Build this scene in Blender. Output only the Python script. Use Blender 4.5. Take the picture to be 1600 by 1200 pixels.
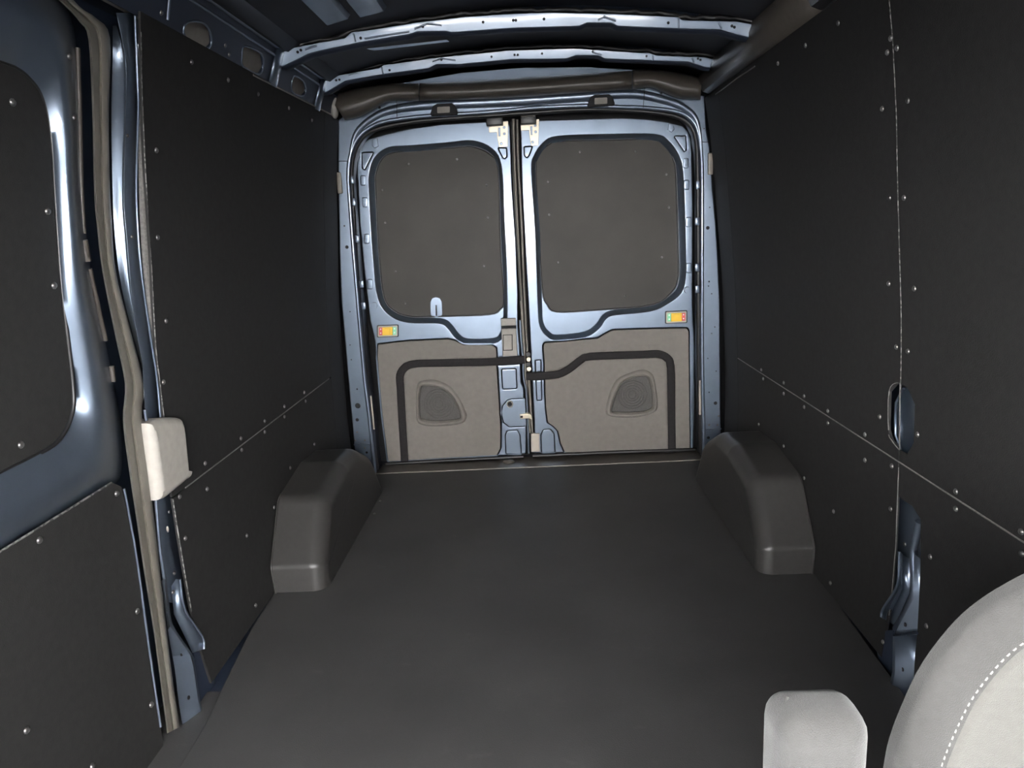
import bpy, bmesh, math, random
from mathutils import Vector, Matrix
random.seed(7)
for o in list(bpy.data.objects): bpy.data.objects.remove(o, do_unlink=True)
S = bpy.context.scene
COL = S.collection

# ------------------------------------------------------------------ camera
F = 1109.0                                   # focal length in pixels of a 1600 x 1200 frame
EYE = Vector((0.025, 0.0, 1.12))             # metres above the cargo floor, between the seats
_Y = Vector((30.0, -248.0, F)).normalized()  # van's long axis seen in camera axes (right, down, forward)
_X = Vector((1.0, -0.055, 0.0)); _X = (_X - _X.dot(_Y) * _Y).normalized()
_Z = _Y.cross(_X)
if _Z.y > 0: _Z = -_Z
cd = bpy.data.cameras.new('camera'); cam = bpy.data.objects.new('camera', cd); COL.objects.link(cam)
right = Vector((_X.x, _Y.x, _Z.x)); down = Vector((_X.y, _Y.y, _Z.y)); fwd = Vector((_X.z, _Y.z, _Z.z))
M = Matrix.Identity(4)
for i in range(3):
    M[i][0] = right[i]; M[i][1] = -down[i]; M[i][2] = -fwd[i]; M[i][3] = EYE[i]
cam.matrix_world = M
cd.sensor_width = 36.0; cd.lens = F / 1600.0 * 36.0; cd.clip_start = 0.02
S.camera = cam

# ------------------------------------------------------------------ light: daylight through the cab glazing
w = bpy.data.worlds.new('daylight'); S.world = w; w.use_nodes = True
bg = w.node_tree.nodes['Background']
bg.inputs[0].default_value = (1.0, 0.99, 0.98, 1); bg.inputs[1].default_value = 50.0
S.view_settings.view_transform = 'Standard'; S.view_settings.look = 'None'
S.view_settings.exposure = 0.0; S.view_settings.gamma = 1.0; S.view_settings.use_curve_mapping = False

# ------------------------------------------------------------------ measuring helpers
def ray(px, py): return right * (px - 800.0) + down * (py - 600.0) + fwd * F
def at_y(px, py, y):
    d = ray(px, py); return EYE + d * ((y - EYE.y) / d.y)
def at_z(px, py, z):
    d = ray(px, py); return EYE + d * ((z - EYE.z) / d.z)
PROF = [(-.3, .85), (0, .862), (.15, .876), (.31, .878), (.52, .872), (.78, .861), (.89, .854), (1.16, .829), (1.31, .817), (1.46, .80), (1.6, .778), (1.7, .756), (2.0, .69)]
def W(z):
    if z <= PROF[0][0]: return PROF[0][1]
    for (a, b), (c, d) in zip(PROF, PROF[1:]):
        if z <= c:
            t = (z - a) / (c - a); return b + (d - b) * t
    return PROF[-1][1]
def at_wall(px, py, side, off=0.0):
    """point where the line of sight meets the curved side wall (off > 0 lies outside the lining)"""
    d = ray(px, py); t = (side * .86 - EYE.x) / d.x
    for _ in range(12):
        z = EYE.z + d.z * t; t = (side * (W(z) + off) - EYE.x) / d.x
    return EYE + d * t

# ------------------------------------------------------------------ materials
def mat(name, col, rough=.5, metal=0, var=.15, scale=30, bump=0, bscale=200, coat=0, spec=.5, sheen=0, detail=3):
    m = bpy.data.materials.new(name); m.use_nodes = True
    nt = m.node_tree; b = nt.nodes['Principled BSDF']
    tc = nt.nodes.new('ShaderNodeTexCoord')
    n = nt.nodes.new('ShaderNodeTexNoise'); n.inputs['Scale'].default_value = scale; n.inputs['Detail'].default_value = detail
    nt.links.new(tc.outputs['Object'], n.inputs['Vector'])
    r = nt.nodes.new('ShaderNodeValToRGB')
    r.color_ramp.elements[0].position = .3; r.color_ramp.elements[1].position = .7
    r.color_ramp.elements[0].color = (*[c * (1 - var) for c in col], 1)
    r.color_ramp.elements[1].color = (*[min(1, c * (1 + var)) for c in col], 1)
    nt.links.new(n.outputs['Fac'], r.inputs['Fac']); nt.links.new(r.outputs['Color'], b.inputs['Base Color'])
    b.inputs['Roughness'].default_value = rough; b.inputs['Metallic'].default_value = metal
    b.inputs['Coat Weight'].default_value = coat; b.inputs['Coat Roughness'].default_value = .10
    b.inputs['Specular IOR Level'].default_value = spec; b.inputs['Sheen Weight'].default_value = sheen
    if bump:
        n2 = nt.nodes.new('ShaderNodeTexNoise'); n2.inputs['Scale'].default_value = bscale; n2.inputs['Detail'].default_value = 2
        nt.links.new(tc.outputs['Object'], n2.inputs['Vector'])
        bp = nt.nodes.new('ShaderNodeBump'); bp.inputs['Strength'].default_value = bump; bp.inputs['Distance'].default_value = .002
        nt.links.new(n2.outputs['Fac'], bp.inputs['Height']); nt.links.new(bp.outputs['Normal'], b.inputs['Normal'])
    return m
PAINT = mat('blue_metallic_paint', (.172, .212, .272), .38, .82, .05, 14, coat=.8)
SKIN = mat('dark_blue_body_skin', (.03, .04, .065), .45, .3, .1, 5)
ROOF = mat('dark_roof_skin', (.035, .037, .045), .5, .2, .25, 4)
LINER = mat('black_wall_lining', (.0225, .022, .0217), .65, 0, .12, 60, .25, 500, spec=.2)
COVER = mat('black_window_cover', (.046, .042, .037), .55, 0, .10, 6, .2, 500, spec=.3)
TRIM = mat('grey_door_trim_board', (.17, .155, .138), .75, 0, .06, 40, .25, 600)
GROOVE_SHADE = mat('charcoal_groove_shade', (.022, .020, .021), .85, 0, .1, 80, .2, 700, spec=.2)
GRILLE = mat('dark_speaker_grille', (.085, .08, .076), .7, 0, .2, 300, .5, 900)
RUBBER = mat('grey_rubber_seal', (.19, .175, .15), .45, 0, .1, 20)
BLACKR = mat('black_rubber', (.012, .012, .013), .4, 0, .1, 20)
PLASTIC = mat('dark_brown_grey_plastic', (.066, .058, .050), .36, 0, .08, 50, .15, 700)
ARCH = mat('charcoal_moulded_plastic', (.036, .0345, .033), .36, 0, .08, 60, .2, 500)
PAD = mat('grey_moulded_foam', (.34, .32, .29), .8, 0, .06, 50, .2, 500)
STEEL = mat('zinc_plated_steel', (.62, .55, .44), .4, .6, .1, 60)
SCREW = mat('black_screw_head', (.20, .195, .19), .28, .8, .1, 50)
EDGE = mat('raw_board_edge', (.16, .155, .145), .7, 0, .25, 160, 0)
PALE = mat('pale_beige_plastic', (.42, .38, .32), .6, 0, .05, 30)
YEL = mat('yellow_plastic', (.80, .50, .03), .5, 0, .05, 30)
RED = mat('red_label', (.65, .10, .10), .5, 0, .05, 30)
GRN = mat('green_label', (.22, .62, .38), .5, 0, .05, 30)
WHT = mat('white_print', (.8, .8, .78), .5, 0, .02, 30)
FABRIC = mat('light_grey_seat_fabric', (.050, .0495, .0475), .9, 0, .05, 120, .5, 900, sheen=.3)
FABRIC2 = mat('pale_seat_insert_fabric', (.098, .096, .088), .9, 0, .05, 120, .5, 900, sheen=.3)
THREAD = mat('white_thread', (.30, .295, .28), .8, 0, .05, 100)
HOLE = mat('dark_hole', (.006, .006, .008), .8, 0, .05, 10)

def floor_material():
    m = mat('black_rubber_floor', (.044, .043, .043), .62, 0, .18, 3, .3, 420, detail=6)
    nt = m.node_tree; b = nt.nodes['Principled BSDF']
    base = b.inputs['Base Color'].links[0].from_socket
    tc = nt.nodes.new('ShaderNodeTexCoord'); mp = nt.nodes.new('ShaderNodeMapping')
    mp.inputs['Scale'].default_value = (3.0, 5.0, 1); mp.inputs['Rotation'].default_value = (0, 0, .5)
    nt.links.new(tc.outputs['Object'], mp.inputs['Vector'])
    n = nt.nodes.new('ShaderNodeTexNoise'); n.inputs['Scale'].default_value = 3.5; n.inputs['Detail'].default_value = 8; n.inputs['Roughness'].default_value = .7
    nt.links.new(mp.outputs['Vector'], n.inputs['Vector'])
    r = nt.nodes.new('ShaderNodeValToRGB'); r.color_ramp.elements[0].position = .60; r.color_ramp.elements[1].position = .80
    r.color_ramp.elements[0].color = (0, 0, 0, 1); r.color_ramp.elements[1].color = (.45, .45, .45, 1)
    nt.links.new(n.outputs['Fac'], r.inputs['Fac'])
    mx = nt.nodes.new('ShaderNodeMixRGB'); mx.inputs[2].default_value = (.10, .097, .092, 1)
    nt.links.new(r.outputs['Color'], mx.inputs[0]); nt.links.new(base, mx.inputs[1]); nt.links.new(mx.outputs[0], b.inputs['Base Color'])
    return m
FLOORM = floor_material()

def dash_material():
    """board edge that shows its fluted core: light ticks on a dark edge"""
    m = mat('fluted_board_edge', (.05, .05, .048), .7, 0, .1, 50)
    nt = m.node_tree; b = nt.nodes['Principled BSDF']
    base = b.inputs['Base Color'].links[0].from_socket
    tc = nt.nodes.new('ShaderNodeTexCoord'); n = nt.nodes.new('ShaderNodeTexNoise'); n.inputs['Scale'].default_value = 130; n.inputs['Detail'].default_value = 0
    nt.links.new(tc.outputs['Object'], n.inputs['Vector'])
    r = nt.nodes.new('ShaderNodeValToRGB'); r.color_ramp.elements[0].position = .48; r.color_ramp.elements[1].position = .56
    nt.links.new(n.outputs['Fac'], r.inputs['Fac'])
    mx = nt.nodes.new('ShaderNodeMixRGB'); mx.inputs[2].default_value = (.20, .195, .185, 1)
    nt.links.new(r.outputs['Color'], mx.inputs[0]); nt.links.new(base, mx.inputs[1]); nt.links.new(mx.outputs[0], b.inputs['Base Color'])
    return m
DASH = dash_material()

# ------------------------------------------------------------------ object helpers
def finish(name, me, m, parent=None, smooth=35, wn=False):
    me.materials.append(m)
    if smooth:
        for p in me.polygons: p.use_smooth = True
        me.set_sharp_from_angle(angle=math.radians(smooth))
    o = bpy.data.objects.new(name, me); COL.objects.link(o)
    if wn:
        md = o.modifiers.new('normals', 'WEIGHTED_NORMAL'); md.keep_sharp = True; md.weight = 90
    if parent: o.parent = parent
    return o
def from_bm(name, bm, m, parent=None, smooth=35, wn=False):
    bmesh.ops.recalc_face_normals(bm, faces=bm.faces)
    me = bpy.data.meshes.new(name); bm.to_mesh(me); bm.free()
    return finish(name, me, m, parent, smooth, wn)
def tag(o, label, cat=None, kind=None, group=None):
    o['label'] = label
    if cat: o['category'] = cat
    if kind: o['kind'] = kind
    if group: o['group'] = group
    return o
def empty(name, loc=(0, 0, 0)):
    o = bpy.data.objects.new(name, None); COL.objects.link(o); o.empty_display_size = .1
    return o                       # kept at the van's origin, so that children hold van coordinates

# ------------------------------------------------------------------ 2D outline helpers
def area(l): return .5 * sum(a[0] * b[1] - b[0] * a[1] for a, b in zip(l, l[1:] + l[:1]))
def fillet(pts, r, n=5):
    out = []; N = len(pts)
    for i, p in enumerate(pts):
        rr = r[i] if isinstance(r, (list, tuple)) else r
        a = Vector(pts[i - 1]); b = Vector(p); c = Vector(pts[(i + 1) % N])
        u = (a - b); v = (c - b); lu, lv = u.length, v.length; u.normalize(); v.normalize()
        ang = u.angle(v)
        if rr <= 0 or ang > 3.05: out.append((b.x, b.y)); continue
        d = min(rr / math.tan(ang / 2), lu * .48, lv * .48)
        p0 = b + u * d; p1 = b + v * d
        for k in range(n + 1):
            t = k / n
            q = p0 * (1 - t) ** 2 + b * 2 * t * (1 - t) + p1 * t ** 2
            out.append((q.x, q.y))
    return out
def catmull(pts, n=4, closed=True):
    N = len(pts); P = [Vector(p) for p in pts]; out = []
    for i in range(N if closed else N - 1):
        p1, p2 = P[i], P[(i + 1) % N]
        p0 = P[i - 1] if (closed or i > 0) else p1 + (p1 - p2)
        p3 = P[(i + 2) % N] if (closed or i + 2 < N) else p2 + (p2 - p1)
        for k in range(n):
            t = k / n
            out.append(.5 * ((2 * p1) + (p2 - p0) * t + (2 * p0 - 5 * p1 + 4 * p2 - p3) * t * t + (3 * p1 - p0 - 3 * p2 + p3) * t ** 3))
    if not closed: out.append(P[-1])
    return [tuple(q) for q in out]
def offset(l, d):
    """d > 0 moves a counter-clockwise outline inwards"""
    out = []; N = len(l)
    for i in range(N):
        a = Vector(l[i - 1]); b = Vector(l[i]); c = Vector(l[(i + 1) % N])
        e1 = (b - a); e2 = (c - b)
        if e1.length < 1e-9: e1 = e2
        if e2.length < 1e-9: e2 = e1
        e1 = e1.normalized(); e2 = e2.normalized()
        n1 = Vector((-e1.y, e1.x)); n2 = Vector((-e2.y, e2.x)); n = n1 + n2
        if n.length < 1e-6: n = n1
        n.normalize(); k = max(.5, n.dot(n1))
        q = b + n * (d / k); out.append((q.x, q.y))
    return out
def clean(l, eps=2e-4):
    o = []
    for p in l:
        if not o or (Vector(p) - Vector(o[-1])).length > eps: o.append(p)
    if (Vector(o[0]) - Vector(o[-1])).length < eps: o.pop()
    return o
def circle(c, r, n=14, rx=1.0): return [(c[0] + r * rx * math.cos(2 * math.pi * k / n), c[1] + r * math.sin(2 * math.pi * k / n)) for k in range(n)]

def plate(name, outer, holes, fn, thick, bevel, m, parent=None, seg=3, cuts=None, back=True, smooth=40, wn=True):
    """solid sheet: outline and holes in (u, v), front at w = 0, rounded front edges; fn maps (u, v, w) to the van"""
    bm = bmesh.new(); loops = []
    outer = clean(outer)
    if area(outer) < 0: outer = outer[::-1]
    loops.append(outer)
    for h in holes:
        h = clean(h)
        if area(h) > 0: h = h[::-1]
        loops.append(h)
    front, rear = [], []
    for l in loops:
        rings = []
        st = [(bevel * (1 - math.sin(a)), bevel * (1 - math.cos(a))) for a in [math.pi / 2 * k / seg for k in range(seg + 1)]] if bevel else [(0, 0)]
        for ins, dep in st: rings.append([bm.verts.new((x, y, dep)) for x, y in offset(l, ins)])
        rings.append([bm.verts.new((x, y, thick)) for x, y in l])
        for A, B in zip(rings, rings[1:]):
            for i in range(len(A)):
                j = (i + 1) % len(A); bm.faces.new((A[i], A[j], B[j], B[i]))
        front.append(rings[0]); rear.append(rings[-1])
    for grp in ([front, rear] if back else [front]):
        es = []
        for r in grp:
            for i in range(len(r)):
                a, b = r[i], r[(i + 1) % len(r)]
                e = bm.edges.get((a, b)) or bm.edges.new((a, b)); es.append(e)
        bmesh.ops.triangle_fill(bm, use_beauty=True, use_dissolve=False, edges=es, normal=(0, 0, -1))
    if cuts:
        for ax, vals in cuts:
            for c in vals:
                co = [0, 0, 0]; no = [0, 0, 0]; co[ax] = c; no[ax] = 1
                bmesh.ops.bisect_plane(bm, geom=bm.verts[:] + bm.edges[:] + bm.faces[:], dist=1e-6, plane_co=co, plane_no=no)
    bmesh.ops.recalc_face_normals(bm, faces=bm.faces)
    for v in bm.verts: v.co = Vector(fn(*v.co))
    return from_bm(name, bm, m, parent, smooth, wn)

def lofted(name, rails, m, parent=None, closed=False, smooth=60, thick=0.0):
    """surface through rails (lists of points of equal length)"""
    bm = bmesh.new(); R = [[bm.verts.new(p) for p in r] for r in rails]
    for A, B in zip(R, R[1:]):
        n = len(A)
        for i in range(n if closed else n - 1):
            j = (i + 1) % n; bm.faces.new((A[i], A[j], B[j], B[i]))
    o = from_bm(name, bm, m, parent, smooth)
    if thick:
        md = o.modifiers.new('thickness', 'SOLIDIFY'); md.thickness = thick; md.offset = 0
    return o
def tube(name, pts, r, m, parent=None, n=8, closed=False, flat=None, smooth=70):
    pts = [Vector(p) for p in pts]; N = len(pts); bm = bmesh.new(); rings = []
    up = Vector((0, 0, 1)); prev = None
    for i, p in enumerate(pts):
        a = pts[i - 1] if (i > 0 or closed) else p; b = pts[(i + 1) % N] if (i < N - 1 or closed) else p
        t = (b - a).normalized()
        if prev is None:
            ref = up if abs(t.dot(up)) < .9 else Vector((1, 0, 0)); nx = t.cross(ref).normalized()
        else: nx = (prev - t * prev.dot(t)).normalized()
        prev = nx; ny = t.cross(nx); rr = r(i / max(1, N - 1)) if callable(r) else r
        rings.append([bm.verts.new(p + nx * math.cos(2 * math.pi * k / n) * rr + ny * math.sin(2 * math.pi * k / n) * rr) for k in range(n)])
    for A, B in (list(zip(rings, rings[1:])) + ([(rings[-1], rings[0])] if closed else [])):
        for k in range(n): bm.faces.new((A[k], A[(k + 1) % n], B[(k + 1) % n], B[k]))
    if not closed: bm.faces.new(rings[0]); bm.faces.new(rings[-1])
    if flat:                                        # squeeze along one van axis about the path
        pass
    return from_bm(name, bm, m, parent, smooth)
def box(name, lo, hi, m, parent=None, bevel=.004, seg=2):
    bm = bmesh.new(); bmesh.ops.create_cube(bm, size=1)
    for v in bm.verts: v.co = Vector([(lo[i] + hi[i]) / 2 + v.co[i] * (hi[i] - lo[i]) for i in range(3)])
    if bevel: bmesh.ops.bevel(bm, geom=bm.edges[:], offset=bevel, segments=seg, affect='EDGES', profile=.5)
    return from_bm(name, bm, m, parent, 50)
def resample(pts, n):
    P = [Vector(p) for p in pts]; L = [0]
    for a, b in zip(P, P[1:]): L.append(L[-1] + (b - a).length)
    out = []; j = 0
    for k in range(n):
        s = L[-1] * k / (n - 1)
        while j < len(P) - 2 and L[j + 1] < s: j += 1
        t = (s - L[j]) / max(1e-9, L[j + 1] - L[j]); out.append(P[j].lerp(P[j + 1], min(1, max(0, t))))
    return out
def spl(pts, n=5): return catmull(pts, n, False)

# one shared screw-head mesh: shallow dome with a washer rim, axis +Z
def screw_mesh(r=.0062, h=.0042):
    bm = bmesh.new(); prof = [(r, 0), (r, h * .35), (r * .72, h * .8), (r * .3, h)]; n = 10; rings = []
    for rr, z in prof: rings.append([bm.verts.new((rr * math.cos(2 * math.pi * k / n), rr * math.sin(2 * math.pi * k / n), z)) for k in range(n)])
    for A, B in zip(rings, rings[1:]):
        for k in range(n): bm.faces.new((A[k], A[(k + 1) % n], B[(k + 1) % n], B[k]))
    bm.faces.new(rings[-1])
    bmesh.ops.recalc_face_normals(bm, faces=bm.faces)
    me = bpy.data.meshes.new('screw'); bm.to_mesh(me); bm.free(); me.materials.append(SCREW)
    for p in me.polygons: p.use_smooth = True
    return me
SCREW_ME = screw_mesh()
def screw(p, normal, parent, s=1.0, name='screw'):
    o = bpy.data.objects.new(name, SCREW_ME); COL.objects.link(o)
    q = Vector(normal).to_track_quat('Z', 'Y')
    o.matrix_world = Matrix.LocRotScale(Vector(p), q, Vector((s, s, s)))
    o.parent = parent; return o
def wall_normal(side, z):
    g = (W(z + .05) - W(z - .05)) / .1
    return Vector((-side, 0, g)).normalized()
def disc(name, p, normal, r, m, parent, h=.002, n=14):
    bm = bmesh.new(); bmesh.ops.create_cone(bm, cap_ends=True, segments=n, radius1=r, radius2=r * .92, depth=h)
    o = from_bm(name, bm, m, parent, 40); o.matrix_world = Matrix.LocRotScale(Vector(p), Vector(normal).to_track_quat('Z', 'Y'), None); return o

# ================================================================== THE SETTING
YS = 3.20        # rear body pillars
YD = 3.33        # inner face of the rear doors
SEAM = .524      # height of the joint between upper and lower wall lining
YB = 1.632       # vertical joint in the right-hand lining

# floor ---------------------------------------------------------------------------------------------------
fl = box('floor', (-1.0, -1.45, -.10), (1.0, 3.46, -.02), SKIN, None, 0)
tag(fl, 'black cargo floor with rubber mat between the side walls', 'floor', 'structure')
mo = [(-.865, 3.20), (-.865, 2.05), (-.858, 1.86), (-.83, 1.62), (-.808, 1.45), (-.80, 1.2), (-.80, .78), (.83, .78), (.845, 1.42), (.852, 1.60), (.866, 1.9), (.868, 2.05), (.868, 3.20)]
plate('floor_mat', mo, [], lambda u, v, w: (u, v, -w), .018, .004, FLOORM, fl)
stepo = [(-.97, .3), (-.80, .3), (-.80, 1.45), (-.83, 1.60), (-.97, 1.60)]
plate('step_tread', stepo, [], lambda u, v, w: (u, v, -.012 - w), .008, .003, FLOORM, fl)
sl, sr = at_z(586, 739, 0), at_z(1112, 712, 0)
so = [(sl.x, YS), (sr.x, YS), (sr.x - .02, YD + .03), (sl.x + .02, YD + .03)]
sp = plate('sill_plate', so, [], lambda u, v, w: (u, v, .002 - w), .02, .004, PLASTIC, fl)
tube('sill_edge', [(sl.x, YS - .004, .004), (sr.x, YS - .004, .004)], .0025, RUBBER, sp, 6)
c = at_z(795, 722, .003)
bm = bmesh.new(); bmesh.ops.create_uvsphere(bm, u_segments=12, v_segments=6, radius=.03)
for v in bm.verts: v.co = Vector((v.co.x * 1.0, v.co.y * .7, v.co.z * .45)) + c
from_bm('striker_bump', bm, PLASTIC, sp)
for p in [(585, 803), (594, 783)]:
    q = at_z(*p, .001); screw(q, (0, 0, 1), fl, .9)

# outer body skin: closes the van and keeps daylight to the cab glazing ------------------------------------
def skin_wall(name, side):
    out = [(-1.5, -.1), (3.5, -.1), (3.5, 1.95), (-.4, 1.95), (-1.5, .85)]
    win = fillet([(-1.15, .72), (-.15, .72), (-.15, 1.30), (-.70, 1.30)], .06)
    return plate(name, out, [win], lambda u, v, w: (side * (1.0 + w), u, v), .02, 0, SKIN, None, wn=False)
wl = tag(skin_wall('wall_left', -1), 'black lined van wall on the left beyond the sliding door', 'wall', 'structure')
wr = tag(skin_wall('wall_right', 1), 'black lined van wall on the right behind the grey seat', 'wall', 'structure')
wf = plate('wall_front', [(-1.0, -.1), (1.0, -.1), (1.0, .80), (-1.0, .80)], [], lambda u, v, w: (u, -1.45 - w, v), .02, 0, SKIN, None, wn=False)
tag(wf, 'front of the van below and around the windscreen opening', 'wall', 'structure')
plate('windscreen_frame', [(-1.0, 0), (1.0, 0), (1.0, 1.38), (-1.0, 1.38)], [fillet([(-.90, .06), (.90, .06), (.82, .90), (-.82, .90)], .10)], lambda u, v, w: (u, -1.45 + v * .70, .76 + v * .76 + w), .02, 0, SKIN, wf, wn=False)
box('dashboard', (-.95, -1.42, .3), (.95, -.85, .74), PLASTIC, wf, .06, 4)

gd = box('ground', (-14, -18, -.78), (14, 12, -.70), mat('grey_asphalt', (.05, .049, .048), .9, 0, .2, 2), None, 0)
tag(gd, 'grey asphalt under the van outside', 'ground', 'structure')
# ceiling -------------------------------------------------------------------------------------------------
def roof_z(x): return 1.80 - .10 * (x / .8) ** 2
xs = [-.99 + 1.98 * k / 24 for k in range(25)]
ce = lofted('ceiling', [[(x, y, roof_z(x)) for x in xs] for y in (-.52, 0, 1.2, 2.4, 3.5)], ROOF, None, thick=.012)
tag(ce, 'dark bare metal van roof with cross bows', 'ceiling', 'structure')

B1T = [(432, 86), (462, 75), (500, 67), (540, 60), (550, 51), (575, 48), (650, 36), (725, 27), (797, 22), (862, 20), (962, 22), (1058, 27), (1066, 32), (1150, 34), (1183, 40)]
B1B = [(1181, 57), (1175, 60), (1150, 54), (1125, 47), (1062, 45), (965, 41), (955, 36), (917, 36), (905, 41), (800, 44), (705, 51), (697, 49), (652, 50), (640, 54), (562, 67), (500, 80), (482, 85), (442, 104), (436, 104)]
B2T = [(500, 130), (520, 120), (575, 110), (593, 107), (600, 102), (687, 90), (797, 79), (895, 76), (1018, 84), (1026, 87), (1100, 90), (1123, 95)]
B2B = [(1120, 107), (1100, 105), (1075, 97), (945, 92), (935, 87), (900, 87), (885, 92), (800, 93), (725, 100), (720, 101), (682, 101), (670, 107), (595, 117), (540, 127), (510, 144), (502, 145)]
def bow(T, B, y, dots, label, crimps):
    f = lambda l: [(p.x, p.z) for p in (at_y(a, b, y) for a, b in l)]
    tilt = lambda x, z: -.20 * (z - (1.735 - .09 * (x / .8) ** 2))
    top, bot = f(T), f(B)
    root = plate('roof_bow', top + bot, [], lambda u, v, w: (u, y + w + tilt(u, v), v), .006, .0025, PAINT, ce, 2)
    tag(root, label)
    lo = bot[::-1]
    lofted('bow_underside', [[(x, y + .004, z + .001) for x, z in lo], [(x, y + .035, z - .004) for x, z in lo], [(x, y + .07, z + .004) for x, z in lo], [(x, y + .075, z + .03) for x, z in lo]], SKIN, root, thick=.002)
    # crinkled sealant bead between bow and roof skin
    tp = resample([(x, y + .012, z + .012) for x, z in top], 90)
    tp = [p + Vector((0, random.uniform(-.004, .004), random.uniform(-.004, .004))) for p in tp]
    tube('sealant_bead', tp, .009, BLACKR, root, 7)
    lofted('bow_web', [[(x, y + .02, z - .002) for x, z in top], [(x, y + .03, roof_z(x) + .002) for x, z in top]], SKIN, root, thick=.002)
    for d in dots:
        q = at_y(*d, y); q.y += tilt(q.x, q.z) - .0005; disc('bolt_hole', q, (0, -1, 0), .0045, HOLE, root, .002, 10)
    for cpx in crimps:
        a_, b_ = at_y(*cpx[0], y), at_y(*cpx[1], y); a_.y += tilt(a_.x, a_.z) - .001; b_.y += tilt(b_.x, b_.z) - .001
        tube('crimp', [a_, (a_ + b_) / 2 - Vector((0, .0015, 0)), b_], .0028, PAINT, root, 7)
    return root
b1 = bow(B1T, B1B, 2.42, [(466, 82), (471, 79), (564, 60), (661, 42), (755, 35), (802, 32), (806, 32), (850, 30), (944, 27), (1044, 36), (1143, 41), (1147, 43)], 'pale blue roof bow nearer the camera', [((553, 53), (556, 66)), ((1060, 29), (1060, 44)), ((648, 46), (668, 38)), ((668, 38), (690, 40)), ((934, 32), (944, 27)), ((944, 27), (962, 33)), ((570, 61), (640, 50)), ((478, 78), (496, 72)), ((1122, 36), (1127, 45))])
b2 = bow(B2T, B2B, 2.90, [(526, 126), (531, 125), (609, 110), (690, 94), (768, 89), (804, 86), (809, 86), (847, 84), (926, 81), (1010, 88), (1090, 92), (1094, 94)], 'pale blue roof bow nearer the rear doors', [((597, 105), (599, 116)), ((1020, 86), (1020, 95)), ((676, 97), (690, 92)), ((690, 92), (712, 95)), ((545, 118), (560, 114)), ((1080, 90), (1084, 98)), ((925, 82), (940, 86))])
for (p0, p1, p2, p3) in [((572, 76), (698, 62), (702, 65), (584, 79)), ((737, 52), (782, 49), (782, 51.5), (740, 54)), ((823, 46), (872, 45), (872, 47.5), (824, 48.5)), ((1043, 47), (1068, 47), (1062, 51), (1046, 50))]:
    ps = [at_y(*q, 2.46) for q in (p0, p1, p2, p3)]
    plate('bow_slot', [(p.x, p.z) for p in ps], [], lambda u, v, w: (u, 2.46 + w, v), .004, 0, PAINT, b1, wn=False)
# two flat stiffening strips lying lengthwise under the roof skin
for xa, xb in ((-.56, -.48), (-.46, -.37)):
    rails = [[(xa, y, roof_z(xa) - .008), (xa + .01, y, roof_z(xa) - .02), (xb - .01, y, roof_z(xb) - .02), (xb, y, roof_z(xb) - .008)] for y in (1.0, 1.6, 2.27)]
    lofted('roof_stiffener', rails, PAINT, ce, thick=.003)
# curved rear roof panel seen as a pale crescent above the header cover
rp = [(600, 138), (620, 131), (720, 114), (820, 106), (920, 105), (1000, 109), (1020, 116), (1000, 128), (820, 140), (640, 148)]
plate('rear_roof_panel', [(p.x, p.z) for p in (at_y(*q, 3.15) for q in rp)], [], lambda u, v, w: (u, 3.15 + w - .35 * (v - 1.72), v), .01, .004, PAINT, ce)

# side linings --------------------------------------------------------------------------------------------
ZC = [.05 * k for k in range(1, 34)]
def wmap(side): return lambda u, v, w: (side * (W(v) + w), u, v)
def lining(name, outl, side, parent, holes=(), m=LINER, thick=.006, off=0.0):
    return plate(name, outl, list(holes), lambda u, v, w: (side * (W(v) + off + w), u, v), thick, .0015, m, parent, 2, cuts=[(1, ZC)], smooth=30)
def rect(a, b, c, d): return [(a, c), (b, c), (b, d), (a, d)]
g = .0018
def wp(px, py, side, off=0.0):
    p = at_wall(px, py, side, off); return (p.y, p.z)
YE = 2.985       # where the seam of the linings ends
# right wall
hole = [wp(*q, 1) for q in [(1402, 598), (1389, 612), (1388, 672), (1393, 688), (1405, 703), (1416, 711), (1427, 692), (1429, 632), (1418, 607)]]
hc = sum(p[0] for p in hole) / len(hole)
zs = sorted([p for p in hole], key=lambda p: p[1])
def split_panel(y0, y1, z0, z1, at_low):
    """upper panels: rectangle with half of the handle cut-out taken from its edge"""
    ztop = max(p[1] for p in hole); zbot = min(p[1] for p in hole)
    if at_low:      # rear panel, its front edge at y0: points of the hole deeper than y0
        side = sorted([p for p in hole if p[0] > y0 + .004], key=lambda p: p[1])
        return [(y0, z0), (y1, z0), (y1, z1), (y0, z1), (y0, ztop)] + side[::-1] + [(y0, zbot)]
    side = sorted([p for p in hole if p[0] < y1 - .004], key=lambda p: p[1])
    return [(y0, z0), (y1, z0), (y1, zbot)] + side + [(y1, ztop), (y1, z1), (y0, z1)]
pUR = lining('upper_panel', split_panel(YB + g, YE, SEAM + g, 1.605, True), 1, wr)
pUF = lining('upper_panel', split_panel(-.1, YB - g, SEAM + g, 1.605, False), 1, wr)
pLR = lining('lower_panel', rect(YB + g, YE, 0.001, SEAM - g), 1, wr)
low = [wp(*q, 1) for q in [(1408, 780), (1425, 791), (1438, 811), (1438, 873), (1433, 987), (1429, 1026)]]
lf = [(-.1, .001), (low[-1][0] - .02, .001)] + low[::-1] + [(YB - g, low[0][1] + .005), (YB - g, SEAM - g), (-.1, SEAM - g)]
pLF = lining('lower_panel', lf, 1, wr)
pRR = lining('rear_edge_panel', rect(YE + .0005, 3.195, .001, 1.605), 1, wr)
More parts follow.
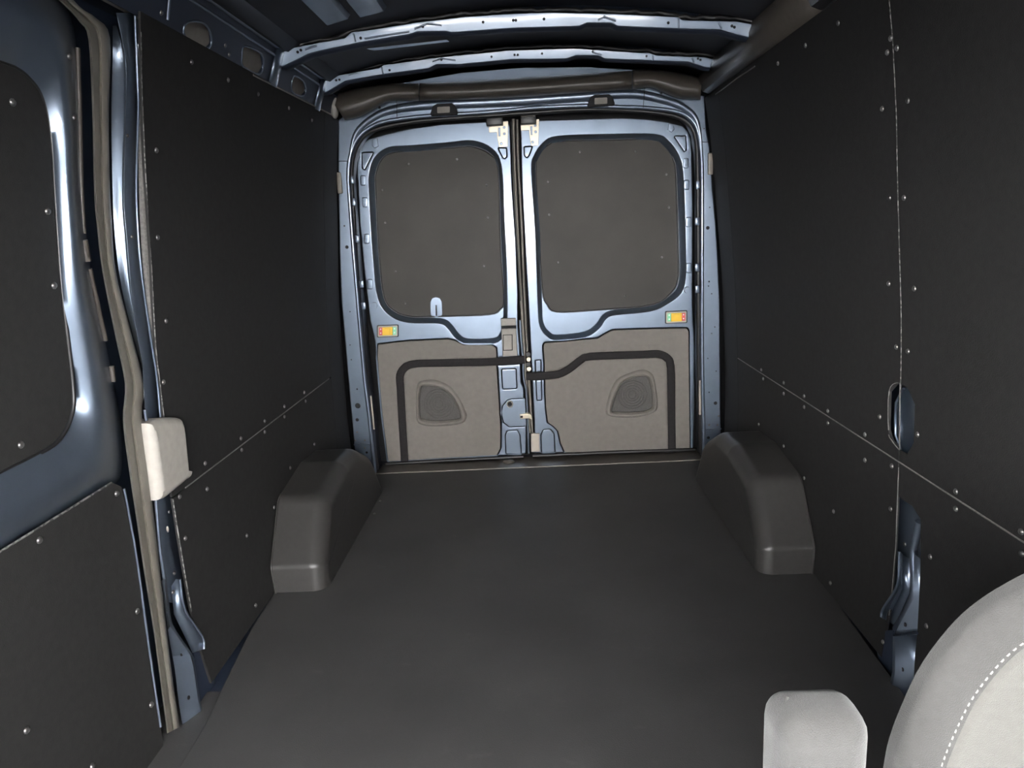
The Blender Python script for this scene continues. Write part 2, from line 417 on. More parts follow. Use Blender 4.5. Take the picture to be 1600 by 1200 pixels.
# left wall: front edge of the lining follows the pillar
pe = [(220, 50), (222, 150), (229, 300), (237, 425), (243, 537), (250, 600), (257, 660), (270, 780), (277, 825), (287, 887), (299, 955), (322, 1040), (338, 1095)]
pe3 = [wp(*q, -1) for q in pe]
def edge_y(z):
    P = sorted([(b, a) for a, b in pe3])
    if z <= P[0][0]: return P[0][1]
    for (a, b), (c2, d) in zip(P, P[1:]):
        if z <= c2: return b + (d - b) * (z - a) / (c2 - a)
    return P[-1][1]
zl = [.03 * k for k in range(0, 60)]
up = [(edge_y(z), z) for z in zl if SEAM + .02 < z < 1.58]
pUL = lining('upper_panel', [(edge_y(SEAM + g), SEAM + g)] + [(YE, SEAM + g), (YE, 1.605), (edge_y(1.605), 1.605)] + up[::-1], -1, wl)
lw = [(edge_y(z), z) for z in zl if .02 < z < SEAM - .02]
pLL = lining('lower_panel', [(edge_y(.001), .001), (YE, .001), (YE, SEAM - g), (edge_y(SEAM - g), SEAM - g)] + lw[::-1], -1, wl)
pRL = lining('rear_edge_panel', rect(YE + .0005, 3.195, .001, 1.605), -1, wl)
tag(pUL, 'tall black upper lining board'); tag(pLL, 'black lower lining board above the floor')
# raw board edges showing in the joints
def wedge_strip(name, pts, side, parent, r=.0018, m=EDGE):
    return tube(name, [(side * (W(z) + .0005), y, z) for y, z in pts], r, m, parent, 5)
wedge_strip('seam_edge', [(YB - .9 + .05 * k, SEAM) for k in range(0, 46) if YB - .9 + .05 * k < YE], 1, wr)
wedge_strip('seam_edge', [(YB, SEAM + .02 + .03 * k) for k in range(36) if not (min(p[1] for p in hole) < SEAM + .02 + .03 * k < max(p[1] for p in hole) and 0)][5:], 1, wr, .0012, DASH)
wedge_strip('seam_edge', [(YB, .12 + .03 * k) for k in range(14)], 1, wr, .0012, EDGE)
wedge_strip('seam_edge', [(1.66 + .05 * k, SEAM) for k in range(28) if 1.66 + .05 * k < YE], -1, wl)
ed = catmull(hole, 4)
half = [p for p in ed if p[0] > YB - .004]
wedge_strip('cutout_edge', half[len(half) // 2:] + half[:len(half) // 2] if abs(half[0][1] - half[-1][1]) < .02 else half, 1, wr, .0013)
# fluted edge band of the left lining along the pillar
bandA = [(215, 150), (216, 225), (217, 300), (219, 350), (224, 425), (233, 500), (243, 560)]
bandB = [(222, 150), (226, 225), (229, 300), (233, 350), (237, 425), (241, 500), (246, 560)]
lofted('board_edge_band', [spl([at_wall(*q, -1, .012) for q in bandA]), spl([at_wall(*q, -1, .004) for q in bandB])], EDGE, wl, thick=.002)
tube('serrated_edge', spl([at_wall(*q, -1, .001) for q in pe[:7]]), .0016, DASH, wl, 5)
tube('serrated_edge', spl([at_wall(*q, -1, .001) for q in pe[7:11]]), .0020, DASH, wl, 5)
# screws
RS = [(1310, 36), (1259, 71), (1216, 99), (1387, 82), (1402, 75), (1379, 170), (1419, 157), (1390, 309), (1413, 309), (1389, 443), (1429, 451), (1401, 542), (1419, 549), (1190, 578), (1193, 592), (1225, 598), (1225, 615), (1257, 619), (1257, 636), (1294, 642), (1294, 661), (1375, 651), (1352, 679), (1352, 719), (1434, 679), (1394, 728), (1225, 697), (1207, 702), (1186, 663), (1257, 747), (1303, 799), (1392, 795), (1494, 768), (1494, 795), (1596, 831), (1597, 865), (1454, 870), (1448, 978), (1298, 911), (1392, 60)]
LS = [(246, 371), (259, 501), (255, 597), (320, 724), (323, 764), (280, 776), (376, 685), (377, 703), (413, 658), (413, 675), (444, 635), (444, 651), (475, 613), (477, 627), (491, 694), (453, 731), (475, 733), (428, 793), (244, 235), (299, 97), (356, 125), (403, 147), (451, 169), (289, 841), (385, 837), (487, 188), (399, 946)]
for q in RS:
    p = at_wall(*q, 1); par = (pUR if p.y > YB else pUF) if p.z > SEAM else (pLR if p.y > YB else pLF)
    screw(p, wall_normal(1, p.z), par)
for q in LS:
    p = at_wall(*q, -1); screw(p, wall_normal(-1, p.z), pUL if p.z > SEAM else pLL)
# blue metal behind the cut-out of the right lining
hb = [wp(*q, 1, .03) for q in [(1413, 604), (1400, 628), (1400, 682), (1409, 706), (1450, 720), (1450, 590)]]
hbp = plate('pillar_metal', hb, [], lambda u, v, w: (W(v) + .03 + w, u, v), .006, .003, PAINT, wr)
tag(hbp, 'blue body metal in the lining cut-out')
tube('metal_lip', [at_wall(*q, 1, .024) for q in [(1412, 607), (1400, 629), (1399, 650), (1399, 680), (1408, 704)]], .0035, PAINT, hbp, 7)
plate('pillar_recess', rect(1.45, 1.75, .0, .85), [], lambda u, v, w: (.935 + w, u, v), .01, 0, SKIN, wr, wn=False)

# right pillar foot ---------------------------------------------------------------------------------------
t2 = empty('trim_2'); tag(t2, 'blue metal pillar foot rising from the floor beside the grey seat', 'pillar', 'structure')
def on_r(l, off): return [at_wall(a, b, 1, off) for a, b in l]
def wplate(name, pts, side, off, thick, bevel, m, parent, holes=()):
    o2 = [wp(a, b, side, off) for a, b in pts]
    hs = [[wp(a, b, side, off) for a, b in h] for h in holes]
    return plate(name, o2, hs, lambda u, v, w: (side * (W(v) + off + w), u, v), thick, bevel, m, parent, 2)
wplate('pillar_back', [(1404, 776), (1440, 795), (1440, 1000), (1398, 1000), (1400, 900)], 1, .022, .004, .001, PAINT, t2)
lofted('pillar_channel', [on_r([(1405, 862), (1402, 913), (1378, 955), (1377, 965)], .002), on_r([(1410, 866), (1408, 914), (1385, 957), (1383, 968)], -.004), on_r([(1412, 868), (1410, 920), (1392, 960), (1390, 972)], .014), on_r([(1422, 874), (1422, 925), (1405, 962), (1400, 978)], .016)], PAINT, t2, thick=.003)
tube('pillar_flange', spl(on_r([(1405, 862), (1402, 913), (1380, 951), (1377, 964)], -.003)), .0035, PAINT, t2, 7)
tube('pillar_roll', spl(on_r([(1437, 815), (1429, 850), (1427, 865), (1427, 932), (1400, 983)], .004)), .009, PAINT, t2, 10)
def on_rv(l): return [at_wall(a, b, 1, o_) for a, b, o_ in l]
lofted('pillar_plate', [on_rv([(1429, 866, .012), (1428, 935, .012), (1401, 984, .006), (1399, 990, .006)]), on_rv([(1429, 866, -.003), (1428, 935, -.003), (1402, 984, -.022), (1400, 990, -.022)]), on_rv([(1438, 873, .006), (1437, 930, .006), (1434, 980, .008), (1434, 988, .008)]), on_rv([(1438, 873, .02), (1437, 930, .02), (1434, 980, .024), (1434, 988, .024)])], PAINT, t2, smooth=30, thick=.003)
lofted('pillar_foot', [on_r([(1396, 994), (1395, 1050), (1386, 1094)], .01), on_r([(1396, 994), (1395, 1050), (1386, 1094)], -.024), on_r([(1400, 994), (1399, 1050), (1391, 1094)], -.024), on_r([(1433, 991), (1431, 1040), (1428, 1094)], .008), on_r([(1434, 991), (1432, 1040), (1429, 1094)], .03)], PAINT, t2, smooth=30, thick=.003)
tube('foot_joint', on_r([(1399, 992), (1415, 991), (1433, 989)], -.006), .0035, SKIN, t2, 6)
wplate('floor_bracket', [(1368, 985), (1396, 985), (1390, 1085), (1378, 1066), (1372, 1055)], 1, .000, .02, .002, SKIN, t2)
for q in [(1414, 976), (1410, 1046)]:
    p = at_wall(*q, 1, -.0135); disc('bolt_hole', p, wall_normal(1, p.z), .005, HOLE, t2)
for q in [(1376, 1056), (1380, 1003), (1414, 850)]:
    p = at_wall(*q, 1, -.001 if q[0] < 1400 else .02); screw(p, wall_normal(1, p.z), t2, .9)

# left pillar between sliding door and lining -------------------------------------------------------------
t1 = empty('trim_1'); tag(t1, 'blue metal pillar with rubber door seal beside the sliding door', 'pillar', 'structure')
def on_l(l, off): return [at_wall(a, b, -1, off) for a, b in l]
sealL = [(60, -30), (100, 8), (124, 34), (138, 62), (144, 175), (147, 300), (151, 350), (160, 425), (180, 525), (195, 600), (192, 655), (200, 725), (215, 825), (226, 900), (240, 987), (250, 1062), (261, 1146)]
sealR = [(80, -40), (124, 10), (150, 28), (172, 60), (170, 175), (172, 300), (175, 350), (181, 425), (206, 525), (224, 600), (222, 650), (233, 740), (247, 862), (252, 910), (262, 1000), (271, 1070), (281, 1136)]
def mix(t): return [(a[0] + (b[0] - a[0]) * t, a[1] + (b[1] - a[1]) * t) for a, b in zip(sealL, sealR)]
sr_ = [spl(on_l(mix(t), o_), 4) for t, o_ in ((0, .03), (0, .008), (.12, -.006), (.36, -.004), (.46, .003), (.58, -.005), (.88, -.007), (1, .006), (1, .03))]
seal = lofted('door_seal', sr_, RUBBER, t1, smooth=80); tag(seal, 'grey rubber door seal')
# blue flange beside the seal, dark channel, bright welded lip
fA = [(176, 40), (176, 90), (174, 175), (176, 300), (180, 375), (190, 450), (208, 525), (225, 590), (224, 650), (234, 740), (248, 862), (254, 905)]
fB = [(182, 40), (195, 88), (197, 150), (193, 300), (198, 375), (206, 470), (216, 530), (224, 580), (228, 650), (241, 750), (249, 850), (257, 905)]
fr = lambda t: [(a[0] + (b[0] - a[0]) * t, a[1] + (b[1] - a[1]) * t) for a, b in zip(fA, fB)]
lofted('pillar_flange', [spl(on_l(fr(0), .020), 4), spl(on_l(fr(.4), .013), 4), spl(on_l(fr(.82), .004), 4), spl(on_l(fr(.93), .0025), 4), spl(on_l(fr(1.0), .005), 4), spl(on_l(fr(1.02), .03), 4)], PAINT, t1, smooth=70)
gA = [(182, 20), (195, 88), (197, 150), (193, 300), (198, 375), (206, 470), (216, 530), (224, 590), (226, 650), (240, 750), (249, 850), (257, 905), (262, 940)]
gB = [(212, 20), (214, 88), (216, 150), (213, 300), (216, 375), (227, 470), (235, 530), (246, 600), (252, 660), (268, 780), (277, 850), (288, 905), (297, 950)]
lofted('pillar_channel', [spl(on_l(gA, .016), 4), spl(on_l([((a[0] + b[0]) / 2, (a[1] + b[1]) / 2) for a, b in zip(gA, gB)], .02), 4), spl(on_l(gB, .014), 4)], PAINT, t1, smooth=70, thick=.002)
tube('welded_lip', spl(on_l([(211, 25), (215, 125), (216, 175), (213, 280), (215, 350), (221, 425), (233, 512), (245, 590), (251, 655)], .006), 4), .0028, PAINT, t1, 7)
tube('welded_lip', spl(on_l([(226, 640), (233, 690), (241, 750), (249, 850), (257, 905), (261, 937), (267, 977), (297, 1022), (302, 1040), (310, 1095), (319, 1122)], -.001), 4), .0042, PAINT, t1, 8)
fe = [(258, 905), (262, 940), (268, 978), (298, 1023), (303, 1040), (311, 1095), (320, 1126)]
fl_ = [(252, 908), (258, 950), (263, 985), (270, 1025), (273, 1042), (280, 1100), (286, 1137)]
lofted('pillar_foot', [on_l(fe, .02), on_l(fe, -.010), on_l([(a - 2, b) for a, b in fe], -.011), on_l(fl_, .012), on_l(fl_, .03)], PAINT, t1, smooth=30, thick=.003)
lofted('pillar_bracket', [on_l([(280, 905), (289, 952), (317, 997), (319, 1014)], -.004), on_l([(275, 905), (283, 955), (305, 1000), (306, 1018)], .002), on_l([(268, 916), (272, 960), (296, 1010), (300, 1020)], .012)], PAINT, t1, thick=.003)
tube('bracket_flange', spl(on_l([(281, 905), (289, 952), (316, 995), (319, 1014)], -.006)), .0032, PAINT, t1, 7)
wplate('floor_bracket', [(303, 1020), (322, 1015), (344, 1088), (330, 1105), (320, 1124), (311, 1095)], -1, .006, .01, .001, SKIN, t1)
for q in [(284, 1022), (295, 1090)]:
    p = at_wall(*q, -1, -.002); disc('bolt_hole', p, wall_normal(-1, p.z), .005, HOLE, t1)
for q in [(342, 1089), (328, 1097), (270, 925), (272, 895)]:
    p = at_wall(*q, -1, .004); screw(p, wall_normal(-1, p.z), t1, .9)
p = at_wall(262, 827, -1, .013); bm = bmesh.new(); bmesh.ops.create_uvsphere(bm, u_segments=10, v_segments=6, radius=.008)
for v in bm.verts: v.co = Vector((v.co.x * .4, v.co.y * .5, v.co.z * 1.0)) + p
from_bm('clip', bm, PALE, t1)
for q in [(264, 800), (206, 370), (199, 212)]:
    p = at_wall(*q, -1, .013); screw(p, wall_normal(-1, p.z), t1, .7)

# cant rail above the left lining -------------------------------------------------------------------------
def cant(u, v, w, side=-1):          # v runs up the inclined rail from the lining's top edge
    return (side * (.785 - v * .35 + w * .9), u, 1.60 + v * .92 + w * .35)
def on_cant(px, py):                 # measure on the rail's inclined plane
    d = ray(px, py); n = Vector((-.92, 0, -.35)).cross(Vector((0, 1, 0)))
    p0 = Vector(cant(0, 0, 0)); dv = Vector(cant(0, 1, 0)) - p0; nn = dv.cross(Vector((0, 1, 0)))
    p = EYE + d * ((p0 - EYE).dot(nn) / d.dot(nn)); return (p.y, (p.z - 1.60) / .92)
rh = [[on_cant(*q) for q in l] for l in (
    [(288, 40), (300, 33), (318, 36), (328, 50), (330, 68), (322, 76), (300, 66), (288, 56)],
    [(382, 72), (408, 84), (411, 104), (404, 116), (380, 104), (378, 88)],
    [(459, 119), (474, 127), (478, 142), (471, 150), (456, 142)])]
ca = plate('cant_rail', rect(.2, 3.12, -.004, .115), [fillet(h, .01, 3) for h in rh], cant, .004, .0015, SKIN, wl, 2)  # body's blue paint swapped for a darker colour that stands in for shade
tag(ca, 'blue roof rail with oval openings, shade put into its colour')
plate('cant_rail_back', rect(.2, 3.12, -.004, .115), [], lambda u, v, w: cant(u, v, .035 + w), .004, 0, PAD, wl, wn=False)
for v0, r0 in ((.118, .008), (.09, .004)):
    tube('rail_bead', [Vector(cant(.2 + .3 * k, v0, -.002)) for k in range(10)] + [Vector(cant(3.1, v0, -.002))], r0, PAINT, ca, 7)
for h in rh:
    tube('opening_rim', [cant(a, b, 0) for a, b in catmull(h, 3)], .0032, PAINT, ca, 6, True)
for yy in (2.40, 2.88):
    lofted('bow_bracket', [[cant(yy - .03, .0, -.003), cant(yy - .03, .115, -.003)], [cant(yy - .02, .0, -.012), cant(yy - .02, .115, -.012)], [cant(yy + .02, 0, -.012), cant(yy + .02, .115, -.012)], [cant(yy + .03, 0, -.003), cant(yy + .03, .115, -.003)]], PAINT, ca, smooth=30, thick=.002)
for q in [(351, 71), (251, 20), (357, 85)]:
    a, b = on_cant(*q); screw(cant(a, b, -.001), Vector((.9, 0, -.35)), ca, .9)
tube('rail_gusset', [cant(on_cant(257, 3)[0], .11, -.004), cant(on_cant(257, 40)[0], .02, -.004)], .004, PAINT, ca, 6)
lofted('rail_cover', [[(-.66, .2, 1.735), (-.66, 3.1, 1.735)], [(-.72, .2, 1.70), (-.72, 3.1, 1.70)], [(-.75, .2, 1.71), (-.75, 3.1, 1.71)]], ROOF, wl, thick=.003)
tube('lining_top_edge', [at_wall(*q, -1, 0) + Vector((0, 0, .002)) for q in [(395, 118), (460, 151), (524, 183)]], .003, RUBBER, wl, 6)
# right: dark rounded strip along the roof
t4 = empty('trim_4'); tag(t4, 'dark rounded plastic strip along the roof edge above the right wall', 'trim', 'structure')
sec = [(.800, 1.612), (.770, 1.606), (.748, 1.615), (.735, 1.640), (.732, 1.668), (.742, 1.70), (.76, 1.715)]
lofted('roof_strip', [[(x, y, z) for x, z in sec] for y in (.2, 1.0, 1.95)], PLASTIC, t4, thick=.004)
lofted('roof_strip', [[(x, y, z) for x, z in sec] for y in (1.955, 2.5, 3.10)], PLASTIC, t4, thick=.004)
tube('lining_top_edge', [at_wall(*q, 1, 0) + Vector((0, 0, .001)) for q in [(1118, 148), (1150, 124), (1180, 104)]], .0025, RUBBER, wr, 6)

# rear body frame -----------------------------------------------------------------------------------------
def pl(l, y): return [(p.x, p.z) for p in (at_y(a, b, y) for a, b in l)]
LO = [(580, 741), (556, 722), (553, 694), (548, 640), (540, 550), (533, 470), (530, 390), (529, 330), (528, 260), (528, 186)]
TOPB = [(560, 168), (606, 150), (660, 145), (740, 142), (820, 138), (925, 132), (1000, 128), (1040, 138), (1075, 145)]
RO = [(1101, 150), (1104, 203), (1109, 229), (1114, 299), (1119, 352), (1122, 405), (1125, 475), (1126, 645), (1127, 699), (1120, 716)]
RI = [(1100, 716), (1099, 656), (1097, 550), (1097, 405), (1097, 277), (1095, 235), (1091, 207), (1083, 190), (1068, 178), (1044, 172), (1004, 168)]
TI = [(970, 167), (917, 165), (842, 168), (786, 173), (750, 176), (670, 181), (640, 184)]
LI = [(600, 190), (578, 199), (562, 212), (552, 228), (546, 250), (544, 275), (546, 310), (552, 390), (558, 460), (564, 530), (570, 595), (577, 650), (581, 694), (586, 738)]
wb = plate('wall_back', pl(LO + TOPB + RO + RI + TI + LI, YS), [], lambda u, v, w: (u, YS + w, v), .03, .006, PAINT, None, 3)
tag(wb, 'blue metal rear body frame around the closed cargo doors', 'door frame', 'structure')
inner = (RI + TI + LI)[::-1]
ipts = spl([at_y(a, b, YS - .002) for a, b in inner], 3)
tube('frame_roll', ipts, .0085, PAINT, wb, 8)
hdr = spl([at_y(a, b, YS - .004) for a, b in [(544, 300), (545, 262), (549, 232), (558, 206), (580, 186), (608, 173), (660, 165), (740, 161), (820, 157), (925, 150), (990, 147), (1040, 157), (1068, 168), (1086, 184), (1094, 212), (1097, 250), (1097, 290)]], 4)
tube('header_roll', hdr, lambda t: .006 + .018 * min(1, 2.6 * max(0, t - .12), 2.6 * max(0, .88 - t)) ** .7 if .12 < t < .88 else .006, PAINT, wb, 14)
# gutter wall and black weather seal behind the frame
lofted('gutter', [[(p.x, YS + .02, p.z) for p in (at_y(a, b, YS) for a, b in inner)], [(p.x * .995, YS + .12, p.z) for p in (at_y(a, b, YS) for a, b in inner)]], SKIN, wb, thick=.004)
gut = [(590, 733), (582, 690), (575, 620), (566, 520), (558, 430), (552, 330), (549, 275), (553, 240), (566, 215), (590, 201), (640, 191), (700, 185), (786, 179), (842, 175), (917, 171), (990, 173), (1050, 180), (1076, 193), (1087, 215), (1090, 260), (1091, 400), (1092, 560), (1094, 660), (1096, 708)]
tube('weather_seal', spl([at_y(a, b, YS + .05) for a, b in gut], 3), .011, BLACKR, wb, 8)
backp = plate('rear_skin', [(-1, -.1), (1, -.1), (1, 1.95), (-1, 1.95)], [], lambda u, v, w: (u, 3.45 + w, v), .02, 0, HOLE, wb, wn=False)
for q in [(549, 281), (552, 316), (558, 373), (565, 444), (568, 478), (1091, 289), (1089.6, 346), (1089.4, 418), (1089.6, 452)]:
    p = at_y(*q, YS + .036); box('seal_clip', (p.x - .010, p.y - .004, p.z - .017), (p.x + .010, p.y + .004, p.z + .017), PAINT, wb, .003)
for a, b, c2, d in [(579.5, 618, 584.5, 671), (1092, 594, 1095.5, 648)]:
    p, q = at_y(a, b, YS + .034), at_y(c2, d, YS + .034)
    box('check_strap_cover', (min(p.x, q.x), p.y - .005, q.z), (max(p.x, q.x), p.y + .005, p.z), PALE, wb, .003)
for q, r in [((559, 634), .013), ((558, 656), .008), ((573, 707), .006), ((542, 386), .008), ((558, 608), .004), ((538, 353), .004), ((547, 487), .003), ((547, 539), .003), ((549, 562), .003),
             ((1106, 356), .008), ((1109, 324), .003), ((1100, 201), .003), ((1108, 440), .004), ((1107, 447), .003), ((1112, 459), .003), ((1117, 511), .003), ((1112, 521), .003), ((1106, 560), .003), ((1119, 580), .003), ((1108, 613), .003), ((1118, 630), .008), ((1107, 684), .007), ((593, 168), .006), ((1033, 146), .006)]:
    p = at_y(*q, YS - .0005); disc('bolt_hole', p, (0, -1, 0), r, HOLE, wb, .002, 14)
for q in [(558, 675), (555, 688), (570, 688), (576, 733), (570, 700), (557, 705), (1108, 664), (1121, 664), (1107, 711), (1123, 650)]:
    screw(at_y(*q, YS - .001), (0, -1, 0), wb, .75, 'weld_stud')
for l in ([(553, 695), (566, 693), (581, 694)], [(1100, 671), (1113, 671), (1127, 670)]):
    tube('pillar_joint', [at_y(a, b, YS - .001) for a, b in l], .004, PAINT, wb, 7)
for l in ([(528, 252), (544, 252)], [(1094, 222), (1110, 222)], [(620, 152), (620, 185)], [(1008, 130), (1005, 168)]):
    tube('panel_joint', [at_y(a, b, YS - (.004 if l[0][1] > 200 else .026)) for a, b in l], .0014, HOLE, wb, 5)
for q in [(531, 286), (1110, 256)]:
    p = at_y(*q, YS - .001); box('edge_bracket', (p.x - .012, p.y - .008, p.z - .045), (p.x + .010, p.y + .002, p.z + .045), RUBBER, wb, .004)
for px, py in ((692, 172), (938, 158)):
    f = [(px - 21, py + 9), (px - 16, py - 6), (px - 10, py - 10), (px + 14, py - 11), (px + 19, py - 7), (px + 24, py + 6)]
    bz = plate('lamp_bezel', fillet(pl(f, YS - .036), .008, 3), [], lambda u, v, w: (u, YS - .036 + w, v), .02, .003, HOLE, wb)
    f2 = [(px - 9, py + 5), (px - 9, py - 5), (px + 11, py - 6), (px + 11, py + 4)]
    plate('lamp_lens', fillet(pl(f2, YS - .039), .004, 2), [], lambda u, v, w: (u, YS - .039 + w, v), .006, .001, RUBBER, bz)

# dark plastic cover over the rear header -----------------------------------------------------------------
t3 = empty('trim_3'); tag(t3, 'dark plastic cover across the roof header above the rear doors', 'trim', 'structure')
HT = [(514, 152), (545, 141), (580, 134), (612, 131), (655, 130), (730, 127), (800, 122), (900, 116), (988, 110), (1012, 109), (1045, 111), (1075, 116), (1097, 122)]
HB = [(538, 187), (562, 182), (585, 170), (608, 158), (655, 157), (730, 155), (800, 152), (900, 145), (988, 139), (1016, 136), (1035, 143), (1060, 153), (1095, 155)]
def hpt(i, t, y):
    a, b = HT[i], HB[i]; return at_y(a[0] + (b[0] - a[0]) * t, a[1] + (b[1] - a[1]) * t, y)
for seg in ((0, 1, 2, 3, 4), (4, 5, 6, 7, 8), (8, 9, 10, 11, 12)):
    rails = []
    for t, y in ((0, 3.16), (.06, 3.12), (.25, 3.085), (.5, 3.07), (.75, 3.075), (.92, 3.10), (1, 3.14), (1.0, 3.19)):
        r_ = [hpt(i, t, y) for i in seg]
        d = (r_[1] - r_[0]).normalized() * .0015; r_[0] = r_[0] + d
        d = (r_[-2] - r_[-1]).normalized() * .0015; r_[-1] = r_[-1] + d
        rails.append(spl(r_, 5))
    lofted('header_cover', rails, PLASTIC, t3, smooth=60, thick=.003)
p = at_y(522, 167, 3.1)
bm = bmesh.new(); bmesh.ops.create_uvsphere(bm, u_segments=14, v_segments=8, radius=1)
for v in bm.verts: v.co = Vector((v.co.x * .018, v.co.y * .03, v.co.z * .048)) + p
from_bm('end_cap', bm, PAD, t3)

# ================================================================== REAR CARGO DOORS
def xz(l): return pl(l, YD)
def seg_dist(p, a, b):
    ax, ay = a; bx, by = b; dx, dy = bx - ax, by - ay; L = dx * dx + dy * dy
    t = 0 if L == 0 else max(0, min(1, ((p[0] - ax) * dx + (p[1] - ay) * dy) / L))
    return math.hypot(p[0] - ax - dx * t, p[1] - ay - dy * t)
def groove_fn(path, half=.023, depth=.012):
    P = xz(path)
    def f(x, z):
        d = min(seg_dist((x, z), a, b) for a, b in zip(P, P[1:]))
        if d >= half: return 0.0
        t = min(1.0, (half - d) / (half * .62)); return depth * t * t * (3 - 2 * t)
    return f
def grid(l, step):
    u = [p[0] for p in l]; v = [p[1] for p in l]
    f = lambda a, b: [a + step * k for k in range(1, int((b - a) / step) + 1) if a + step * k < b - .001]
    return [(0, f(min(u), max(u))), (1, f(min(v), max(v)))]

def cargo_door(D):
    root = empty(D['name']); tag(root, D['label'], 'door', 'structure')
    gf = groove_fn(D['groove'])
    outer = fillet(xz(D['outline']), .012, 3)
    holeo = catmull(xz(D['hole']), 4)
    insets = [fillet(xz(l), r, 3) for l, r in D['stamp']]
    trimo = fillet(xz(D['trim']), .008, 3)
    band = [p[1] for p in xz(D['groove'])]; lo, hi = min(band), max(band)
    # stamped inner panel: opening for the window and pockets for the stampings
    zc = [hi - .16 + .0055 * k for k in range(36)]
    fr = plate('inner_panel', outer, [holeo, offset(trimo if area(trimo) > 0 else trimo[::-1], -.004)] + [offset(i if area(i) > 0 else i[::-1], -.0018) for i in insets], lambda u, v, w: (u, YD + w + (gf(u, v) if w < .015 and D['metal'][0] < u < D['metal'][1] else 0), v), .02, .0045, PAINT, root, 3, cuts=[(1, zc)])
    for i in insets:
        plate('stamping', i, [], lambda u, v, w: (u, YD + .001 + w + gf(u, v) * .9, v), .016, .0022, PAINT, fr, 2, cuts=[(1, zc)])
    # sloped flange down to the window pocket
    h = holeo if area(holeo) > 0 else holeo[::-1]
    h = clean(h, .002)
    lofted('window_flange', [[(x, YD + .012, z) for x, z in h], [(x, YD + .022, z) for x, z in offset(h, .003)], [(x, YD + .040, z) for x, z in offset(h, .012)], [(x, YD + .046, z) for x, z in offset(h, .020)]], PAINT, fr, True, 70)
    co = catmull(xz(D['cover']), 4)
    plate('window_pocket', offset(h, .010), [offset(co if area(co) > 0 else co[::-1], .004)], lambda u, v, w: (u, YD + .045 + w, v), .012, .003, PAINT, fr, 2)
    tube('window_gasket', [(x, YD + .047, z) for x, z in clean(co, .002)], .0045, BLACKR, root, 6, True)
    cv = plate('window_cover', offset(co if area(co) > 0 else co[::-1], .001), [], lambda u, v, w: (u, YD + .050 + w, v), .006, .001, COVER, root, 2)
    for q in D['screws']: screw(at_y(*q, YD + .050), (0, -1, 0), cv, .95)
    # hardboard trim with a moulded channel and speaker
    spk = clean(catmull(xz(D['spk_out']), 4), .001)
    cx, cz = sum(p[0] for p in spk) / len(spk), sum(p[1] for p in spk) / len(spk)
    ins = catmull(xz(D['spk_in']), 4)
    tr = plate('trim_board', trimo, [ins], lambda u, v, w: (u, YD - .004 + w + gf(u, v), v), .012, .003, TRIM, root, 2, cuts=grid(trimo, .008))
    tag(tr, 'grey trim board')
    s = spk if area(spk) > 0 else spk[::-1]
    ii = clean(ins, .001); ii = ii if area(ii) > 0 else ii[::-1]
    rim_o = resample([(*p, 0) for p in s + s[:1]], 49)[:-1]; rim_i = resample([(*p, 0) for p in ii + ii[:1]], 49)[:-1]
    # match the start of both rings by angle
    def rot(r): 
        k = min(range(len(r)), key=lambda j: abs(math.atan2(r[j].y - cz, r[j].x - cx))); return r[k:] + r[:k]
    rim_o, rim_i = rot(rim_o), rot(rim_i)
    def ring(t, y): return [(a.x + (b.x - a.x) * t, y, a.y + (b.y - a.y) * t) for a, b in zip(rim_o, rim_i)]
    sp_ = lofted('speaker_rim', [ring(0, YD - .003), ring(.12, YD - .010), ring(.38, YD - .019), ring(.62, YD - .019), ring(.85, YD - .008), ring(1.0, YD + .012)], TRIM, root, True, 80)
    gr = plate('speaker_grille', offset(ii, .0022), [], lambda u, v, w: (u, YD + .002 + w, v), .006, .001, GRILLE, sp_, 2)
    c0 = at_y(*D['cone'][0], YD + .001); R0 = D['cone'][1] / F * YD
    for k, f_ in enumerate((1.0, .82, .64, .46, .28)):
        tube('grille_ring', [(c0.x + R0 * f_ * math.cos(a), c0.y - .0005, c0.z + R0 * f_ * math.sin(a)) for a in [2 * math.pi * j / 28 for j in range(28)]], .0028, GRILLE, sp_, 6, True)
    disc('speaker_dust_cap', c0, (0, -1, 0), .006, GRILLE, sp_, .004)
    # dark strip along the channel, across board and metal: groove shade put into colour
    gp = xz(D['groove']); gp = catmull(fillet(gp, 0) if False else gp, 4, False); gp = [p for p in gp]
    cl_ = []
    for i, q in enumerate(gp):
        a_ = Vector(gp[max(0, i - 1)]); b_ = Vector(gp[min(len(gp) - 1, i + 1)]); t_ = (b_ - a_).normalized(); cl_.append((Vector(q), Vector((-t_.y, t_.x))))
    lofted('channel_shade_strip', [[((c_ + n_ * k).x, YD - dy, (c_ + n_ * k).y) for c_, n_ in cl_] for k, dy in ((-.0195, -.001), (-.017, .0045), (-.010, .0055), (0, .006), (.010, .0055), (.017, .0045), (.0195, -.001))], GROOVE_SHADE, root, smooth=80)
    # emergency release: coloured window with a sliding yellow catch
    x0, y0, x1, y1 = D['release']
    rb = plate('release_bezel', fillet(xz([(x0, y0), (x1, y0 + D['tilt']), (x1, y1 + D['tilt']), (x0, y1)]), .007, 3), [], lambda u, v, w: (u, YD - .003 + w, v), .008, .002, BLACKR, root)
    rc = [(x0 + 1.6, y0 + 1.4), (x1 - 1.6, y0 + 1.4 + D['tilt']), (x1 - 1.6, y1 - 1.4 + D['tilt']), (x0 + 1.6, y1 - 1.4)]
    plate('release_plate', fillet(xz(rc), .005, 3), [], lambda u, v, w: (u, YD - .0045 + w, v), .004, .001, PALE, rb)
